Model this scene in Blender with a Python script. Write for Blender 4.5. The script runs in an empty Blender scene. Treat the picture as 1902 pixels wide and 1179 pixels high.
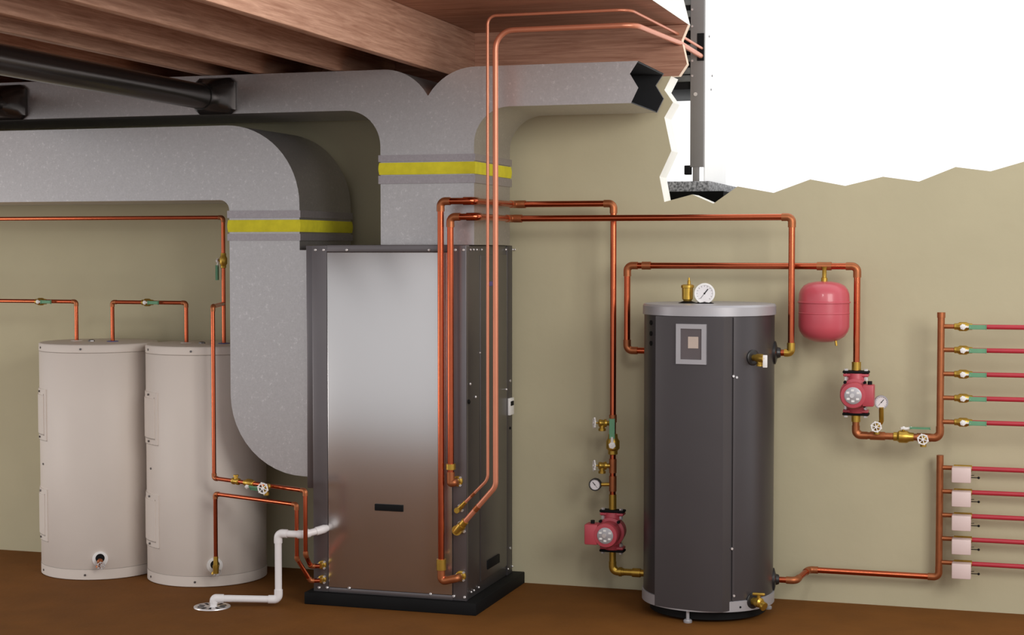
import bpy, bmesh, math, random
from mathutils import Vector, Matrix
random.seed(7)
V = Vector
PI = math.pi
scene = bpy.context.scene
C = scene.collection

# ------------------------------------------------------------------ camera
FPX = 3033.0
CAMZ = 1.52
pitch = math.atan((589.5 - 460) / FPX)
yaw = math.atan(939 / FPX * math.cos(pitch))
FW = V((-math.sin(yaw) * math.cos(pitch), math.cos(yaw) * math.cos(pitch), -math.sin(pitch)))
RT = V((math.cos(yaw), math.sin(yaw), 0))
UP = RT.cross(FW)
CAM = V((0, 0, CAMZ))
cd = bpy.data.cameras.new('camera')
cam = bpy.data.objects.new('camera', cd)
C.objects.link(cam)
cd.sensor_width = 36.0
cd.sensor_fit = 'HORIZONTAL'
cd.lens = FPX * 36.0 / 1902.0
cd.clip_end = 200
cam.matrix_world = Matrix(((RT.x, UP.x, -FW.x, CAM.x), (RT.y, UP.y, -FW.y, CAM.y), (RT.z, UP.z, -FW.z, CAM.z), (0, 0, 0, 1)))
scene.camera = cam


def _ray(u, v):
    return FW * FPX + RT * (u - 951) - UP * (v - 589.5)


def at(u, v, y):
    """measured point of the photo on the vertical plane at depth y"""
    d = _ray(u, v)
    return CAM + d * (y / d.y)


def atz(u, v, z):
    d = _ray(u, v)
    return CAM + d * ((z - CAMZ) / d.z)


WALL = 7.05        # front face of the back wall


# --------------------------------------------------------------- materials
def lin(c):
    return tuple(((x / 255) / 12.92 if x / 255 <= .04045 else ((x / 255 + .055) / 1.055) ** 2.4) for x in c) + (1,)


def nodes_of(name):
    m = bpy.data.materials.new(name)
    m.use_nodes = True
    nt = m.node_tree
    return m, nt, nt.nodes['Principled BSDF']


def mat(name, rgb, rough=.5, metal=0.0, vary=.06, scale=12, spec=.5, bump=0.0, coat=0.0):
    """plain procedural surface: a base colour with a faint mottling"""
    m, nt, b = nodes_of(name)
    tc = nt.nodes.new('ShaderNodeTexCoord')
    n = nt.nodes.new('ShaderNodeTexNoise')
    n.inputs['Scale'].default_value = scale
    n.inputs['Detail'].default_value = 4
    nt.links.new(tc.outputs['Object'], n.inputs['Vector'])
    r = nt.nodes.new('ShaderNodeValToRGB')
    c = lin(rgb)
    r.color_ramp.elements[0].position = .3
    r.color_ramp.elements[1].position = .7
    r.color_ramp.elements[0].color = tuple(x * (1 - vary) for x in c[:3]) + (1,)
    r.color_ramp.elements[1].color = tuple(min(1, x * (1 + vary)) for x in c[:3]) + (1,)
    nt.links.new(n.outputs['Fac'], r.inputs['Fac'])
    nt.links.new(r.outputs['Color'], b.inputs['Base Color'])
    b.inputs['Roughness'].default_value = rough
    b.inputs['Metallic'].default_value = metal
    b.inputs['Specular IOR Level'].default_value = spec
    b.inputs['Coat Weight'].default_value = coat
    if bump:
        bp = nt.nodes.new('ShaderNodeBump')
        bp.inputs['Strength'].default_value = bump
        bp.inputs['Distance'].default_value = .004
        n2 = nt.nodes.new('ShaderNodeTexNoise')
        n2.inputs['Scale'].default_value = scale * 8
        nt.links.new(tc.outputs['Object'], n2.inputs['Vector'])
        nt.links.new(n2.outputs['Fac'], bp.inputs['Height'])
        nt.links.new(bp.outputs['Normal'], b.inputs['Normal'])
    return m


def wood(name, along, dark, light):
    """sawn softwood, grain running along the given axis"""
    m, nt, b = nodes_of(name)
    tc = nt.nodes.new('ShaderNodeTexCoord')
    mp = nt.nodes.new('ShaderNodeMapping')
    s = [9, 9, 22]
    s[along] = .9
    mp.inputs['Scale'].default_value = s
    n = nt.nodes.new('ShaderNodeTexNoise')
    n.inputs['Scale'].default_value = 4
    n.inputs['Detail'].default_value = 8
    n.inputs['Roughness'].default_value = .68
    n.inputs['Distortion'].default_value = .5
    r = nt.nodes.new('ShaderNodeValToRGB')
    r.color_ramp.elements[0].position = .33
    r.color_ramp.elements[1].position = .68
    r.color_ramp.elements[0].color = lin(dark)
    r.color_ramp.elements[1].color = lin(light)
    nt.links.new(tc.outputs['Object'], mp.inputs['Vector'])
    nt.links.new(mp.outputs['Vector'], n.inputs['Vector'])
    nt.links.new(n.outputs['Fac'], r.inputs['Fac'])
    nt.links.new(r.outputs['Color'], b.inputs['Base Color'])
    b.inputs['Roughness'].default_value = .55
    b.inputs['Specular IOR Level'].default_value = .3
    return m


def galvanized(name, rgb, rough=.5, metal=.35):
    """spangled sheet steel with pale flecks"""
    m, nt, b = nodes_of(name)
    tc = nt.nodes.new('ShaderNodeTexCoord')
    vo = nt.nodes.new('ShaderNodeTexVoronoi')
    vo.inputs['Scale'].default_value = 160
    n = nt.nodes.new('ShaderNodeTexNoise')
    n.inputs['Scale'].default_value = 70
    n.inputs['Detail'].default_value = 3
    n.inputs['Roughness'].default_value = .6
    mx = nt.nodes.new('ShaderNodeMix')
    mx.data_type = 'RGBA'
    c = lin(rgb)
    r = nt.nodes.new('ShaderNodeValToRGB')
    e = r.color_ramp.elements
    e[0].position = .35
    e[0].color = tuple(x * .96 for x in c[:3]) + (1,)
    e[1].position = .62
    e[1].color = c
    e2 = e.new(.70)
    e2.color = tuple(min(1, x * 1.22) for x in c[:3]) + (1,)
    bw = nt.nodes.new('ShaderNodeRGBToBW')
    mx.inputs[0].default_value = .05
    nt.links.new(tc.outputs['Object'], vo.inputs['Vector'])
    nt.links.new(tc.outputs['Object'], n.inputs['Vector'])
    nt.links.new(n.outputs['Fac'], r.inputs['Fac'])
    nt.links.new(r.outputs['Color'], mx.inputs[6])
    nt.links.new(vo.outputs['Color'], bw.inputs['Color'])
    nt.links.new(bw.outputs['Val'], mx.inputs[7])
    nt.links.new(mx.outputs[2], b.inputs['Base Color'])
    b.inputs['Roughness'].default_value = rough
    b.inputs['Metallic'].default_value = metal
    return m


def speckle(name, a, c2, scale):
    m, nt, b = nodes_of(name)
    tc = nt.nodes.new('ShaderNodeTexCoord')
    n = nt.nodes.new('ShaderNodeTexNoise')
    n.inputs['Scale'].default_value = scale
    n.inputs['Detail'].default_value = 2
    r = nt.nodes.new('ShaderNodeValToRGB')
    r.color_ramp.elements[0].position = .4
    r.color_ramp.elements[1].position = .6
    r.color_ramp.elements[0].color = lin(a)
    r.color_ramp.elements[1].color = lin(c2)
    nt.links.new(tc.outputs['Object'], n.inputs['Vector'])
    nt.links.new(n.outputs['Fac'], r.inputs['Fac'])
    nt.links.new(r.outputs['Color'], b.inputs['Base Color'])
    b.inputs['Roughness'].default_value = .9
    return m


M = dict(
    wall=mat('olive_plaster', (194, 186, 156), .85, 0, .035, 3, .2, .25),
    cut=mat('white_plaster_cut', (246, 244, 236), .9, 0, .03, 8, .2),
    floor=mat('brown_floor', (118, 74, 28), .8, 0, .10, 5, .2, .3),
    joist=wood('joist_wood', 1, (156, 112, 90), (208, 166, 142)),
    rim=wood('rim_wood', 0, (150, 104, 84), (198, 152, 128)),
    cream=mat('cut_wood', (238, 214, 190), .8, 0, .04, 20, .2),
    duct=galvanized('galvanized_duct', (190, 186, 186), .36, .85),
    ductband=galvanized('duct_band', (170, 163, 167), .4, .7),
    yellow=mat('yellow_canvas', (216, 206, 48), .75, 0, .08, 30, .3, .2),
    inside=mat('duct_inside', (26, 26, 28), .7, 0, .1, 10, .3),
    black=mat('black_plastic', (34, 33, 34), .38, 0, .08, 10, .5),
    blackm=mat('black_matte', (16, 16, 17), .7, 0, .1, 10, .2),
    blackpipe=mat('black_pipe', (70, 67, 66), .26, .8, .08, 6, .6),
    steel=mat('dark_steel', (116, 111, 113), .36, .7, .04, 5, .5),
    sidesteel=mat('side_steel', (112, 108, 108), .36, .8, .05, 5, .5),
    panel=mat('brushed_panel', (208, 205, 204), .25, .95, .015, 4, .5),
    chrome=mat('screw_metal', (225, 222, 222), .3, .6, .03, 20, .5),
    copper=mat('copper', (192, 98, 66), .2, 1.0, .05, 25, .5),
    copfit=mat('copper_fitting', (172, 104, 66), .42, .75, .08, 40, .5),
    salmon=mat('soft_copper', (216, 140, 110), .38, .5, .03, 15, .5),
    brass=mat('brass', (190, 154, 66), .34, .8, .08, 40, .5),
    tank=mat('white_enamel', (222, 212, 203), .5, 0, .02, 4, .4, .1),
    tankline=mat('enamel_seam', (176, 166, 158), .6, 0, .03, 10, .3),
    tankdark=mat('charcoal_enamel', (80, 76, 78), .4, .5, .03, 5, .5),
    tankshell=mat('charcoal_shell', (82, 78, 80), .36, .6, .03, 5, .5),
    silver=mat('silver_trim', (176, 174, 178), .4, .35, .03, 8, .5),
    screen=mat('grey_screen', (92, 84, 86), .35, 0, .05, 10, .5),
    beige=mat('beige_display', (196, 180, 168), .5, 0, .05, 20, .4),
    white=mat('white_paint', (240, 238, 236), .4, 0, .02, 10, .5),
    pvc=mat('white_pvc', (240, 236, 236), .32, 0, .01, 10, .5),
    red=mat('red_cast', (186, 72, 84), .42, 0, .06, 20, .5),
    pink=mat('red_tank_paint', (198, 84, 96), .34, 0, .02, 6, .5, 0, .2),
    pex=mat('red_pex', (184, 48, 62), .35, 0, .04, 12, .5),
    green=mat('green_vinyl', (104, 158, 122), .5, 0, .05, 20, .4),
    dial=mat('dial_face', (232, 228, 230), .5, 0, .01, 30, .4),
    zone=mat('zone_box', (226, 204, 200), .45, 0, .02, 15, .4),
    blue=mat('blue_ring', (92, 96, 150), .5, 0, .05, 15, .4),
    concrete=speckle('pad_speckle', (96, 96, 98), (168, 168, 170), 90),
    shade_slab=mat('black_shade', (10, 10, 10), .95, 0, .2, 30, .1),  # shade beneath the outdoor pad, put into a near-black colour
    coil=mat('coil_grille', (96, 98, 96), .5, .3, .1, 40, .4),
    acpost=mat('grey_cabinet_post', (126, 122, 120), .5, 0, .03, 8, .4),
    acwhite=mat('white_cabinet', (250, 250, 250), .5, 0, .01, 8, .3),
    violet=mat('violet_tag', (86, 76, 128), .5, 0, .05, 15, .4),
)


# ------------------------------------------------------------ mesh builder
def frames(pts):
    """parallel-transported frames along a path"""
    T = []
    for i in range(len(pts)):
        a = pts[max(i - 1, 0)]
        b = pts[min(i + 1, len(pts) - 1)]
        T.append((b - a).normalized())
    n = T[0].orthogonal().normalized()
    out = []
    for i, t in enumerate(T):
        if i:
            n = (n - t * n.dot(t))
            n.normalize()
        out.append((t, n, t.cross(n)))
    return out


def fillet(pts, r, n=8):
    pts = [V(p) for p in pts]
    out = [pts[0]]
    for i in range(1, len(pts) - 1):
        a, b, c = pts[i - 1], pts[i], pts[i + 1]
        d1 = (a - b).normalized()
        d2 = (c - b).normalized()
        ang = d1.angle(d2)
        if ang > PI - .02:
            continue
        rr = r[i] if isinstance(r, (list, tuple)) else r
        t = min(rr / math.tan(ang / 2), (a - b).length * .49, (c - b).length * .49)
        rr = t * math.tan(ang / 2)
        bis = (d1 + d2).normalized()
        o = b + bis * (rr / math.sin(ang / 2))
        p1 = b + d1 * t
        p2 = b + d2 * t
        v1 = (p1 - o)
        v2 = (p2 - o)
        tot = v1.angle(v2)
        ax = v1.cross(v2).normalized()
        for k in range(n + 1):
            out.append(o + Matrix.Rotation(tot * k / n, 3, ax) @ v1)
    out.append(pts[-1])
    return out


class MB:
    def __init__(s):
        s.b = bmesh.new()
        s.mi = 0

    def face(s, vs, mi=None):
        try:
            f = s.b.faces.new(vs)
            f.material_index = s.mi if mi is None else mi
            return f
        except ValueError:
            return None

    def box(s, lo, hi, bev=0):
        t = bmesh.new()
        bmesh.ops.create_cube(t, size=1)
        lo, hi = V(lo), V(hi)
        for v in t.verts:
            v.co = V([lo[i] + (v.co[i] + .5) * (hi[i] - lo[i]) for i in range(3)])
        if bev:
            bmesh.ops.bevel(t, geom=t.edges[:], offset=bev, segments=2, affect='EDGES', profile=.5)
        s.merge(t)
        return s

    def merge(s, t, mtx=None):
        mp = {}
        for v in t.verts:
            mp[v] = s.b.verts.new(mtx @ v.co if mtx else v.co)
        for f in t.faces:
            s.face([mp[v] for v in f.verts])
        t.free()

    def tube(s, pts, r, seg=16, cap=True):
        pts = [V(p) for p in pts]
        rings = []
        for i, (p, (t, n, b)) in enumerate(zip(pts, frames(pts))):
            rr = r[i] if isinstance(r, (list, tuple)) else r
            rings.append([s.b.verts.new(p + (n * math.cos(2 * PI * k / seg) + b * math.sin(2 * PI * k / seg)) * rr) for k in range(seg)])
        for a, b in zip(rings, rings[1:]):
            for k in range(seg):
                s.face([a[k], a[(k + 1) % seg], b[(k + 1) % seg], b[k]])
        if cap:
            s.face(rings[0][::-1])
            s.face(rings[-1])
        return s

    def lathe(s, prof, o, axis, seg=32):
        """prof = [(along, radius)], spun about axis through o"""
        o = V(o)
        ax = V(axis).normalized()
        n = ax.orthogonal().normalized()
        b = ax.cross(n)
        rings = []
        for h, r in prof:
            r = max(r, 1e-5)
            rings.append([s.b.verts.new(o + ax * h + (n * math.cos(2 * PI * k / seg) + b * math.sin(2 * PI * k / seg)) * r) for k in range(seg)])
        for a, c in zip(rings, rings[1:]):
            for k in range(seg):
                s.face([a[k], a[(k + 1) % seg], c[(k + 1) % seg], c[k]])
        s.face(rings[0][::-1])
        s.face(rings[-1])
        return s

    def cyl(s, a, b, r, r2=None, seg=20):
        a, b = V(a), V(b)
        r2 = r if r2 is None else r2
        return s.lathe([(0, r), ((b - a).length, r2)], a, b - a, seg)

    def ball(s, o, r, sc=(1, 1, 1), seg=16):
        t = bmesh.new()
        bmesh.ops.create_uvsphere(t, u_segments=seg, v_segments=seg // 2, radius=r)
        for v in t.verts:
            v.co = V((v.co.x * sc[0], v.co.y * sc[1], v.co.z * sc[2])) + V(o)
        s.merge(t)
        return s

    def ring(s, o, axis, R, r, seg=28, sub=8):
        o = V(o)
        ax = V(axis).normalized()
        n = ax.orthogonal().normalized()
        b = ax.cross(n)
        rings = []
        for k in range(seg):
            d = n * math.cos(2 * PI * k / seg) + b * math.sin(2 * PI * k / seg)
            rings.append([s.b.verts.new(o + d * (R + r * math.cos(2 * PI * j / sub)) + ax * r * math.sin(2 * PI * j / sub)) for j in range(sub)])
        for i in range(seg):
            a, c = rings[i], rings[(i + 1) % seg]
            for j in range(sub):
                s.face([a[j], c[j], c[(j + 1) % sub], a[(j + 1) % sub]])
        return s

    def prism(s, poly, y0, y1, side_mi=None, axis=1):
        """polygon in (x, z) extruded along y (axis=1) or (x, y) along z (axis=2)"""
        def P(p, d):
            return V((p[0], d, p[1])) if axis == 1 else V((p[0], p[1], d))
        a = [s.b.verts.new(P(p, y0)) for p in poly]
        b = [s.b.verts.new(P(p, y1)) for p in poly]
        s.face(a)
        s.face(b[::-1])
        n = len(poly)
        for i in range(n):
            s.face([a[i], b[i], b[(i + 1) % n], a[(i + 1) % n]], side_mi)
        return s

    def build(s, name, m, parent=None, angle=35):
        bmesh.ops.recalc_face_normals(s.b, faces=s.b.faces[:])
        me = bpy.data.meshes.new(name)
        if parent is None:
            xs = [v.co for v in s.b.verts]
            o = V(((min(p.x for p in xs) + max(p.x for p in xs)) / 2, (min(p.y for p in xs) + max(p.y for p in xs)) / 2, min(p.z for p in xs)))
            loc = o
        else:
            o = world_loc(parent)
            loc = V((0, 0, 0))
        for v in s.b.verts:
            v.co -= o
        s.b.to_mesh(me)
        s.b.free()
        for mm in (m if isinstance(m, (list, tuple)) else [m]):
            me.materials.append(M[mm])
        me.polygons.foreach_set('use_smooth', [True] * len(me.polygons))
        me.set_sharp_from_angle(angle=math.radians(angle))
        ob = bpy.data.objects.new(name, me)
        C.objects.link(ob)
        ob.location = loc
        if parent:
            ob.parent = parent
        return ob


def world_loc(o):
    l = V(o.location)
    while o.parent:
        o = o.parent
        l += V(o.location)
    return l


def tag(o, label=None, cat=None, group=None, kind=None):
    if label:
        o['label'] = label
    if cat:
        o['category'] = cat
    if group:
        o['group'] = group
    if kind:
        o['kind'] = kind
    return o


def empty(name, loc, label, cat, group=None):
    o = bpy.data.objects.new(name, None)
    C.objects.link(o)
    o.empty_display_size = .05
    o.location = loc
    return tag(o, label, cat, group)


def copy_tree(o, delta=None, label=None, parent=None):
    c = o.copy()
    C.objects.link(c)
    if parent:
        c.parent = parent
    if delta is not None:
        c.location = V(o.location) + V(delta)
    if label:
        c['label'] = label
    for ch in list(o.children):
        copy_tree(ch, None, None, c)
    return c


def arc(cx, cz, r, a0, a1, n=12):
    return [(cx + r * math.cos(math.radians(a0 + (a1 - a0) * k / n)), cz + r * math.sin(math.radians(a0 + (a1 - a0) * k / n))) for k in range(n + 1)]


# ================================================================= SETTING
# back wall with the broken-away outline
front = [(-6.6, 0), (1.6, 0), (1.6, 1.86)]
out_px = [(1902, 300), (1840, 318), (1775, 310), (1707, 337), (1640, 328), (1570, 345), (1505, 333), (1437, 358), (1370, 346), (1325, 378), (1286, 361), (1234, 375), (1225, 328), (1247, 280), (1234, 218), (1250, 190), (1234, 167), (1247, 139)]
jag = [(1.45, 1.90), (1.25, 1.87), (1.02, 1.91), (.85, 1.87), (.62, 1.90), (.45, 1.86), (.22, 1.895)]
poly = front + jag
for u, v in out_px:
    p = at(u, v, WALL)
    poly.append((p.x, p.z if v > 150 else 2.268))
poly.append((-6.6, 2.268))
w = MB().prism(poly, WALL, WALL + .15, side_mi=1).build('wall_back', ['wall', 'cut'], angle=20)
tag(w, kind='structure')

fl = MB().box((-6.6, 2.3, -.12), (1.6, WALL + .15, 0)).build('floor', 'floor')
tag(fl, kind='structure')

# ceiling: board deck on the joists, cut off on the right
XR = at(1278, 46, WALL).x
m = MB()
m.b.faces.ensure_lookup_table()
cpts = [(-6.6, 2.49), (XR, 2.49), (XR - .075, 2.78), (-6.6, 2.78)]
m.prism(cpts, 4.2, WALL + .05)
for f in m.b.faces:
    c = f.calc_center_median()
    if abs(c.x - (XR - .04)) < .03:
        f.material_index = 1
ce = m.build('ceiling', ['rim', 'cut'])
tag(ce, kind='structure')

# rim board over the wall
rp = [(-6.6, 2.268)]
for u, v in [(1261, 144.5), (1276, 118.5), (1266, 74.5), (1278, 46)]:
    p = at(u, v, WALL)
    rp.append((p.x, 2.489 if v < 50 else (2.268 if v > 140 else p.z)))
rp.append((-6.6, 2.489))
o = MB().prism(rp, WALL, WALL + .045, side_mi=1).build('rim_board', ['rim', 'cream'], angle=20)
tag(o, 'long wooden rim board on top of the olive wall, right end broken in zigzag', 'board')

# joists
jx = [atz(827, 136, 2.268).x, atz(500, 96, 2.268).x, atz(240, 79, 2.268).x, atz(120, 82, 2.268).x]
jx += [jx[-1] - .40, jx[-1] - .80, jx[-1] - 1.20]
jl = ['wooden joist nearest the copper lines, its lit side bright to the right',
      'wooden joist next to the bright one, in the middle of the ceiling',
      'wooden joist above the black pipe outlet, third from the right',
      'shaded wooden joist just above the round black pipe',
      'wooden joist behind the round black pipe, mostly hidden by it',
      'wooden joist above the cut black outlet at the left edge',
      'wooden joist outermost on the left of the ceiling']
for x, l in zip(jx, jl):
    if x < -6.4:
        continue
    o = MB().box((x - .04, 4.2, 2.268), (x, WALL - .001, 2.4895), .003).build('floor_joist', 'joist')
    tag(o, l, 'joist', 'floor joists under the deck')

# ================================================================= DUCTS
YF = 6.42
# upper supply duct
XL, XRD = -2.565, -2.15
ZT, ZB = 2.266, 2.099
cx_, cz_ = -2.352, 2.155
YB = 6.92
left = [(-6.5, ZB), (-2.72, ZB)]
inner_l = arc(-2.72, 1.944, .155, 90, 0)
inner_r = arc(-1.998, 1.947, .152, 180, 90)
zig_f = [at(u, v, YF) for u, v in [(1172, 190.6), (1185.6, 163), (1170, 137), (1185.6, 110)]]
zig = [(p.x, p.z) for p in zig_f]
zig[0] = (zig[0][0], ZB)
zig[-1] = (zig[-1][0], ZT)


def arc_pts(c, r, x0, x1, n=10):
    res = []
    for k in range(n + 1):
        x = x0 + (x1 - x0) * k / n
        res.append((x, c[1] + math.sqrt(max(r * r - (x - c[0]) ** 2, 0))))
    return res


rl, rr_ = .228, .246
al = arc_pts((-2.55, ZT - rl), rl, -2.55, cx_)
dz = al[-1][1]
ar = arc_pts((-2.352 + math.sqrt(rr_ ** 2 - (dz - (ZT - rr_)) ** 2), ZT - rr_), rr_, cx_, -2.352 + math.sqrt(rr_ ** 2 - (dz - (ZT - rr_)) ** 2))
outline = [(XL, 1.532)] + [(XRD, 1.532)] + inner_r + zig + ar[::-1] + al[::-1][1:] + [(-6.5, ZT)] + [(-6.5, ZB)] + inner_l
ductroot = empty('supply_duct', (-2.36, 6.67, 1.532), 'tall grey supply duct rising off the heat pump and forking under the joists', 'duct')


def hollow(poly, open_idx, y0, y1, name, parent, t=.006):
    """sheet-metal duct: outline in (x, z) through depth, open at the given outline edges"""
    m = MB()
    a = [m.b.verts.new((x, y0, z)) for x, z in poly]
    b = [m.b.verts.new((x, y1, z)) for x, z in poly]
    m.face(a)
    m.face(b)
    n = len(poly)
    for i in range(n):
        if i in open_idx:
            continue
        m.face([a[i], b[i], b[(i + 1) % n], a[(i + 1) % n]])
    return m


i0 = 2 + len(inner_r)
openi = {i0, i0 + 1, i0 + 2}
m = hollow(outline, openi, YF, YB, 'duct', None)
# liner just inside, dark, with its own thickness
shell = m.build('sheet_metal', 'duct', ductroot, 25)
# dark liner on the walls of the open right branch
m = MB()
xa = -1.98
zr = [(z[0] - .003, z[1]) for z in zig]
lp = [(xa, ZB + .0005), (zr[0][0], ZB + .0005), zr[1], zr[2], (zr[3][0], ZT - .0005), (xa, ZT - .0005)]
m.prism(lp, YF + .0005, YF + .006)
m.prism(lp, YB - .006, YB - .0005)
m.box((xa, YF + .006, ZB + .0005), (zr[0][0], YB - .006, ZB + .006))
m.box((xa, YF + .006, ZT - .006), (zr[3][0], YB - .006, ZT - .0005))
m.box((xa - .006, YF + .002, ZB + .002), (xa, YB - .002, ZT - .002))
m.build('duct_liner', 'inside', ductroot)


def band(x0, x1, y0, y1, z0, z1, g, name, mt, parent, bow=0):
    m = MB()
    n = 6
    rings = []
    for k in range(n + 1):
        t = k / n
        gg = g - bow * math.sin(PI * t)
        z = z0 + (z1 - z0) * t
        rings.append([m.b.verts.new(p) for p in ((x0 - gg, y0 - gg, z), (x1 + gg, y0 - gg, z), (x1 + gg, y1 + gg, z), (x0 - gg, y1 + gg, z))])
    for a, b in zip(rings, rings[1:]):
        for k in range(4):
            m.face([a[k], a[(k + 1) % 4], b[(k + 1) % 4], b[k]])
    m.face(rings[0])
    m.face(rings[-1])
    return m.build(name, mt, parent)


for z0, z1, g, nm, mt in [(1.826, 1.876, .004, 'canvas_connector', 'yellow'), (1.880, 1.908, .007, 'duct_band', 'ductband'), (1.788, 1.822, .007, 'duct_band', 'ductband')]:
    band(XL, XRD, YF, YB, z0, z1, g, nm, mt, ductroot, -.003 if mt == 'yellow' else 0)

# lower return duct
RX0, RX1, RY1 = -3.27, -2.938, 6.985
ret = empty('return_duct', (-3.1, 6.7, .535), 'wide grey return duct from the left edge, bending down beside the heat pump', 'duct')
out = [(-6.5, 1.727)] + arc(-3.315, 1.682, .045, 90, 0, 6) + arc(-2.925, .882, .345, 180, 270) + [(-2.902, .537), (-2.902, 1.51), (RX1, 1.51)]
out += arc(-3.283, 1.704, .345, 0, 90, 16) + [(-6.5, 2.049)]
m = MB().prism(out, YF, RY1)
m.build('sheet_metal', 'duct', ret, 25)
for z0, z1, g, nm, mt in [(1.588, 1.640, .004, 'canvas_connector', 'yellow'), (1.649, 1.680, .007, 'duct_band', 'ductband'), (1.551, 1.580, .007, 'duct_band', 'ductband')]:
    band(RX0, RX1, YF, RY1, z0, z1, g, nm, mt, ret, -.003 if mt == 'yellow' else 0)

# black round branch pipes with their boots on the supply duct
def boot(name, x0, x1, label, length, group):
    cx, cz = (x0 + x1) / 2 - .012, 2.165
    r = .054
    root = empty(name, (cx, YF, cz), label, 'pipe', group)
    m = MB()
    seg = 24
    def sq(hw, hh, y, k):
        a = 2 * PI * (k + .5) / seg
        c, s = math.cos(a), math.sin(a)
        q = max(abs(c), abs(s))
        return V(((x0 + x1) / 2 + hw * c / q, y, 2.175 + hh * s / q))
    def ci(rr, y, k):
        a = 2 * PI * (k + .5) / seg
        return V((cx + rr * math.cos(a), y, cz + rr * math.sin(a)))
    hw = (x1 - x0) / 2
    R = [[sq(hw, .078, YF - .003, k) for k in range(seg)], [sq(hw, .078, YF - .018, k) for k in range(seg)]]
    for t in (.33, .66, 1):
        R.append([sq(hw, .078, YF - .018, k).lerp(ci(r + .004, YF - .10, k), t) + V((0, 0, 0)) for k in range(seg)])
    R.append([ci(r + .004, YF - .13, k) for k in range(seg)])
    rr = [[m.b.verts.new(p) for p in q] for q in R]
    for a, b in zip(rr, rr[1:]):
        for k in range(seg):
            m.face([a[k], a[(k + 1) % seg], b[(k + 1) % seg], b[k]])
    m.face(rr[0])
    m.face(rr[-1])
    m.build('duct_boot', 'blackpipe', root)
    m = MB().lathe([(0, r), (length, r)], (cx, YF - .12, cz), (0, -1, 0), 40)
    m.build('round_pipe', 'blackpipe', root)
    return root


boot('branch_pipe', at(366, 200, YF).x, at(439, 200, YF).x, 'long round black branch pipe running forward under the joists from the grey duct', 2.9, 'black branch pipes off the upper duct')
boot('branch_pipe', at(-22, 200, YF).x, at(51, 200, YF).x, 'black branch outlet on the grey duct cut by the left edge of the photo', 2.9, 'black branch pipes off the upper duct')

# ================================================================= HEAT PUMP
UX0, UX1, UY0, UY1, UZ0, UZ1 = -2.852, -2.168, 6.37, 7.0, .05, 1.531
mt_ = MB().box((-2.892, 6.345, 0), (-2.118, 7.045, .052), .004).build('equipment_pad', 'blackm')
tag(mt_, 'thick black pad under the tall grey heat pump', 'pad')
hp = empty('heat_pump', ((UX0 + UX1) / 2, (UY0 + UY1) / 2, UZ0 + .003), 'tall grey heat pump cabinet with bright silver front panel on black pad', 'heat pump')
MB().box((UX0, UY0 + .006, UZ0 + .003), (UX1, UY1, UZ1), .006).build('cabinet', 'sidesteel', hp)
PX0, PX1 = at(609, 700, UY0).x, at(840.5, 1000, UY0).x
MB().box((PX0, UY0 - .004, .075), (PX1, UY0 + .008, 1.502), .003).build('front_panel', 'panel', hp)
MB().box((UX0 - .006, UY0 - .002, .053), (PX0 - .002, UY0 + .02, 1.531), .003).build('corner_post', 'steel', hp)
MB().box((PX1 + .002, UY0 - .002, .053), (UX1 + .001, UY0 + .02, 1.531), .003).build('corner_post', 'steel', hp)
MB().box((PX0 - .002, UY0 - .001, 1.503), (PX1 + .002, UY0 + .02, 1.532), .002).build('top_rail', 'steel', hp)
MB().box((PX0 - .002, UY0 - .001, .053), (PX1 + .002, UY0 + .02, .074), .002).build('bottom_rail', 'steel', hp)
MB().box((UX1 - .02, UY1 - .075, .053), (UX1 + .004, UY1 + .002, 1.530), .003).build('rear_post', 'tankdark', hp)
MB().box((UX1 - .002, UY0 + .18, .10), (UX1 + .004, UY1 - .08, 1.49), .002).build('side_panel', 'sidesteel', hp)
# filter rack on the left between cabinet and return duct
MB().box((-2.900, UY0 + .03, .49), (UX0 - .007, UY1 - .02, 1.531), .004).build('filter_rack', 'steel', hp)
# badges
p, q = at(697, 935, UY0), at(750, 950, UY0)
b_ = MB().box((p.x, UY0 - .009, q.z), (q.x, UY0 - .003, p.z), .002).build('name_badge', 'blackm', hp)


def ony(u, v, x):
    """point of the photo on the side plane x"""
    d = _ray(u, v)
    return CAM + d * (x / d.x)


p, q = ony(903, 1048, UX1), ony(925, 1043, UX1)
MB().box((UX1, p.y, p.z - .022), (UX1 + .009, q.y, p.z + .016), .002).build('name_badge', 'blackm', hp)
p = ony(910, 526, UX1)
MB().box((UX1, p.y - .03, p.z - .012), (UX1 + .006, p.y + .03, p.z + .008), .001).build('tag_sticker', 'violet', hp)
p = ony(953, 752, UX1)
rd = MB().box((UX1 + .003, UY1 - .066, p.z - .038), (UX1 + .014, UY1 - .004, p.z + .038), .002).build('control_plate', 'white', hp)
MB().box((UX1 + .012, UY1 - .056, p.z + .004), (UX1 + .017, UY1 - .016, p.z + .024), .001).build('display_window', 'blackm', rd)
for v in (705, 792, 1013):
    p = ony(955, v, UX1 + .004)
    MB().cyl((UX1 + .002, UY1 - .035, p.z), (UX1 + .008, UY1 - .035, p.z), .006).build('screw', 'chrome' if v != 792 else 'blackm', hp)
for u, v in [(586, 464), (601, 464), (644, 464.5), (797, 465), (846, 465), (861, 464), (593, 1091), (608, 1091), (649, 1092), (800, 1103), (843, 1107), (863, 1109), (876, 464), (873, 1107)]:
    p = at(u, v, UY0 - .002)
    if u == 876 or u == 873:
        continue
    z = p.z if v > 500 else 1.511
    MB().lathe([(0, .006), (.003, .006), (.006, .003)], (p.x, UY0 - .002, z), (0, -1, 0), 12).build('screw', 'chrome', hp)
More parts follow.
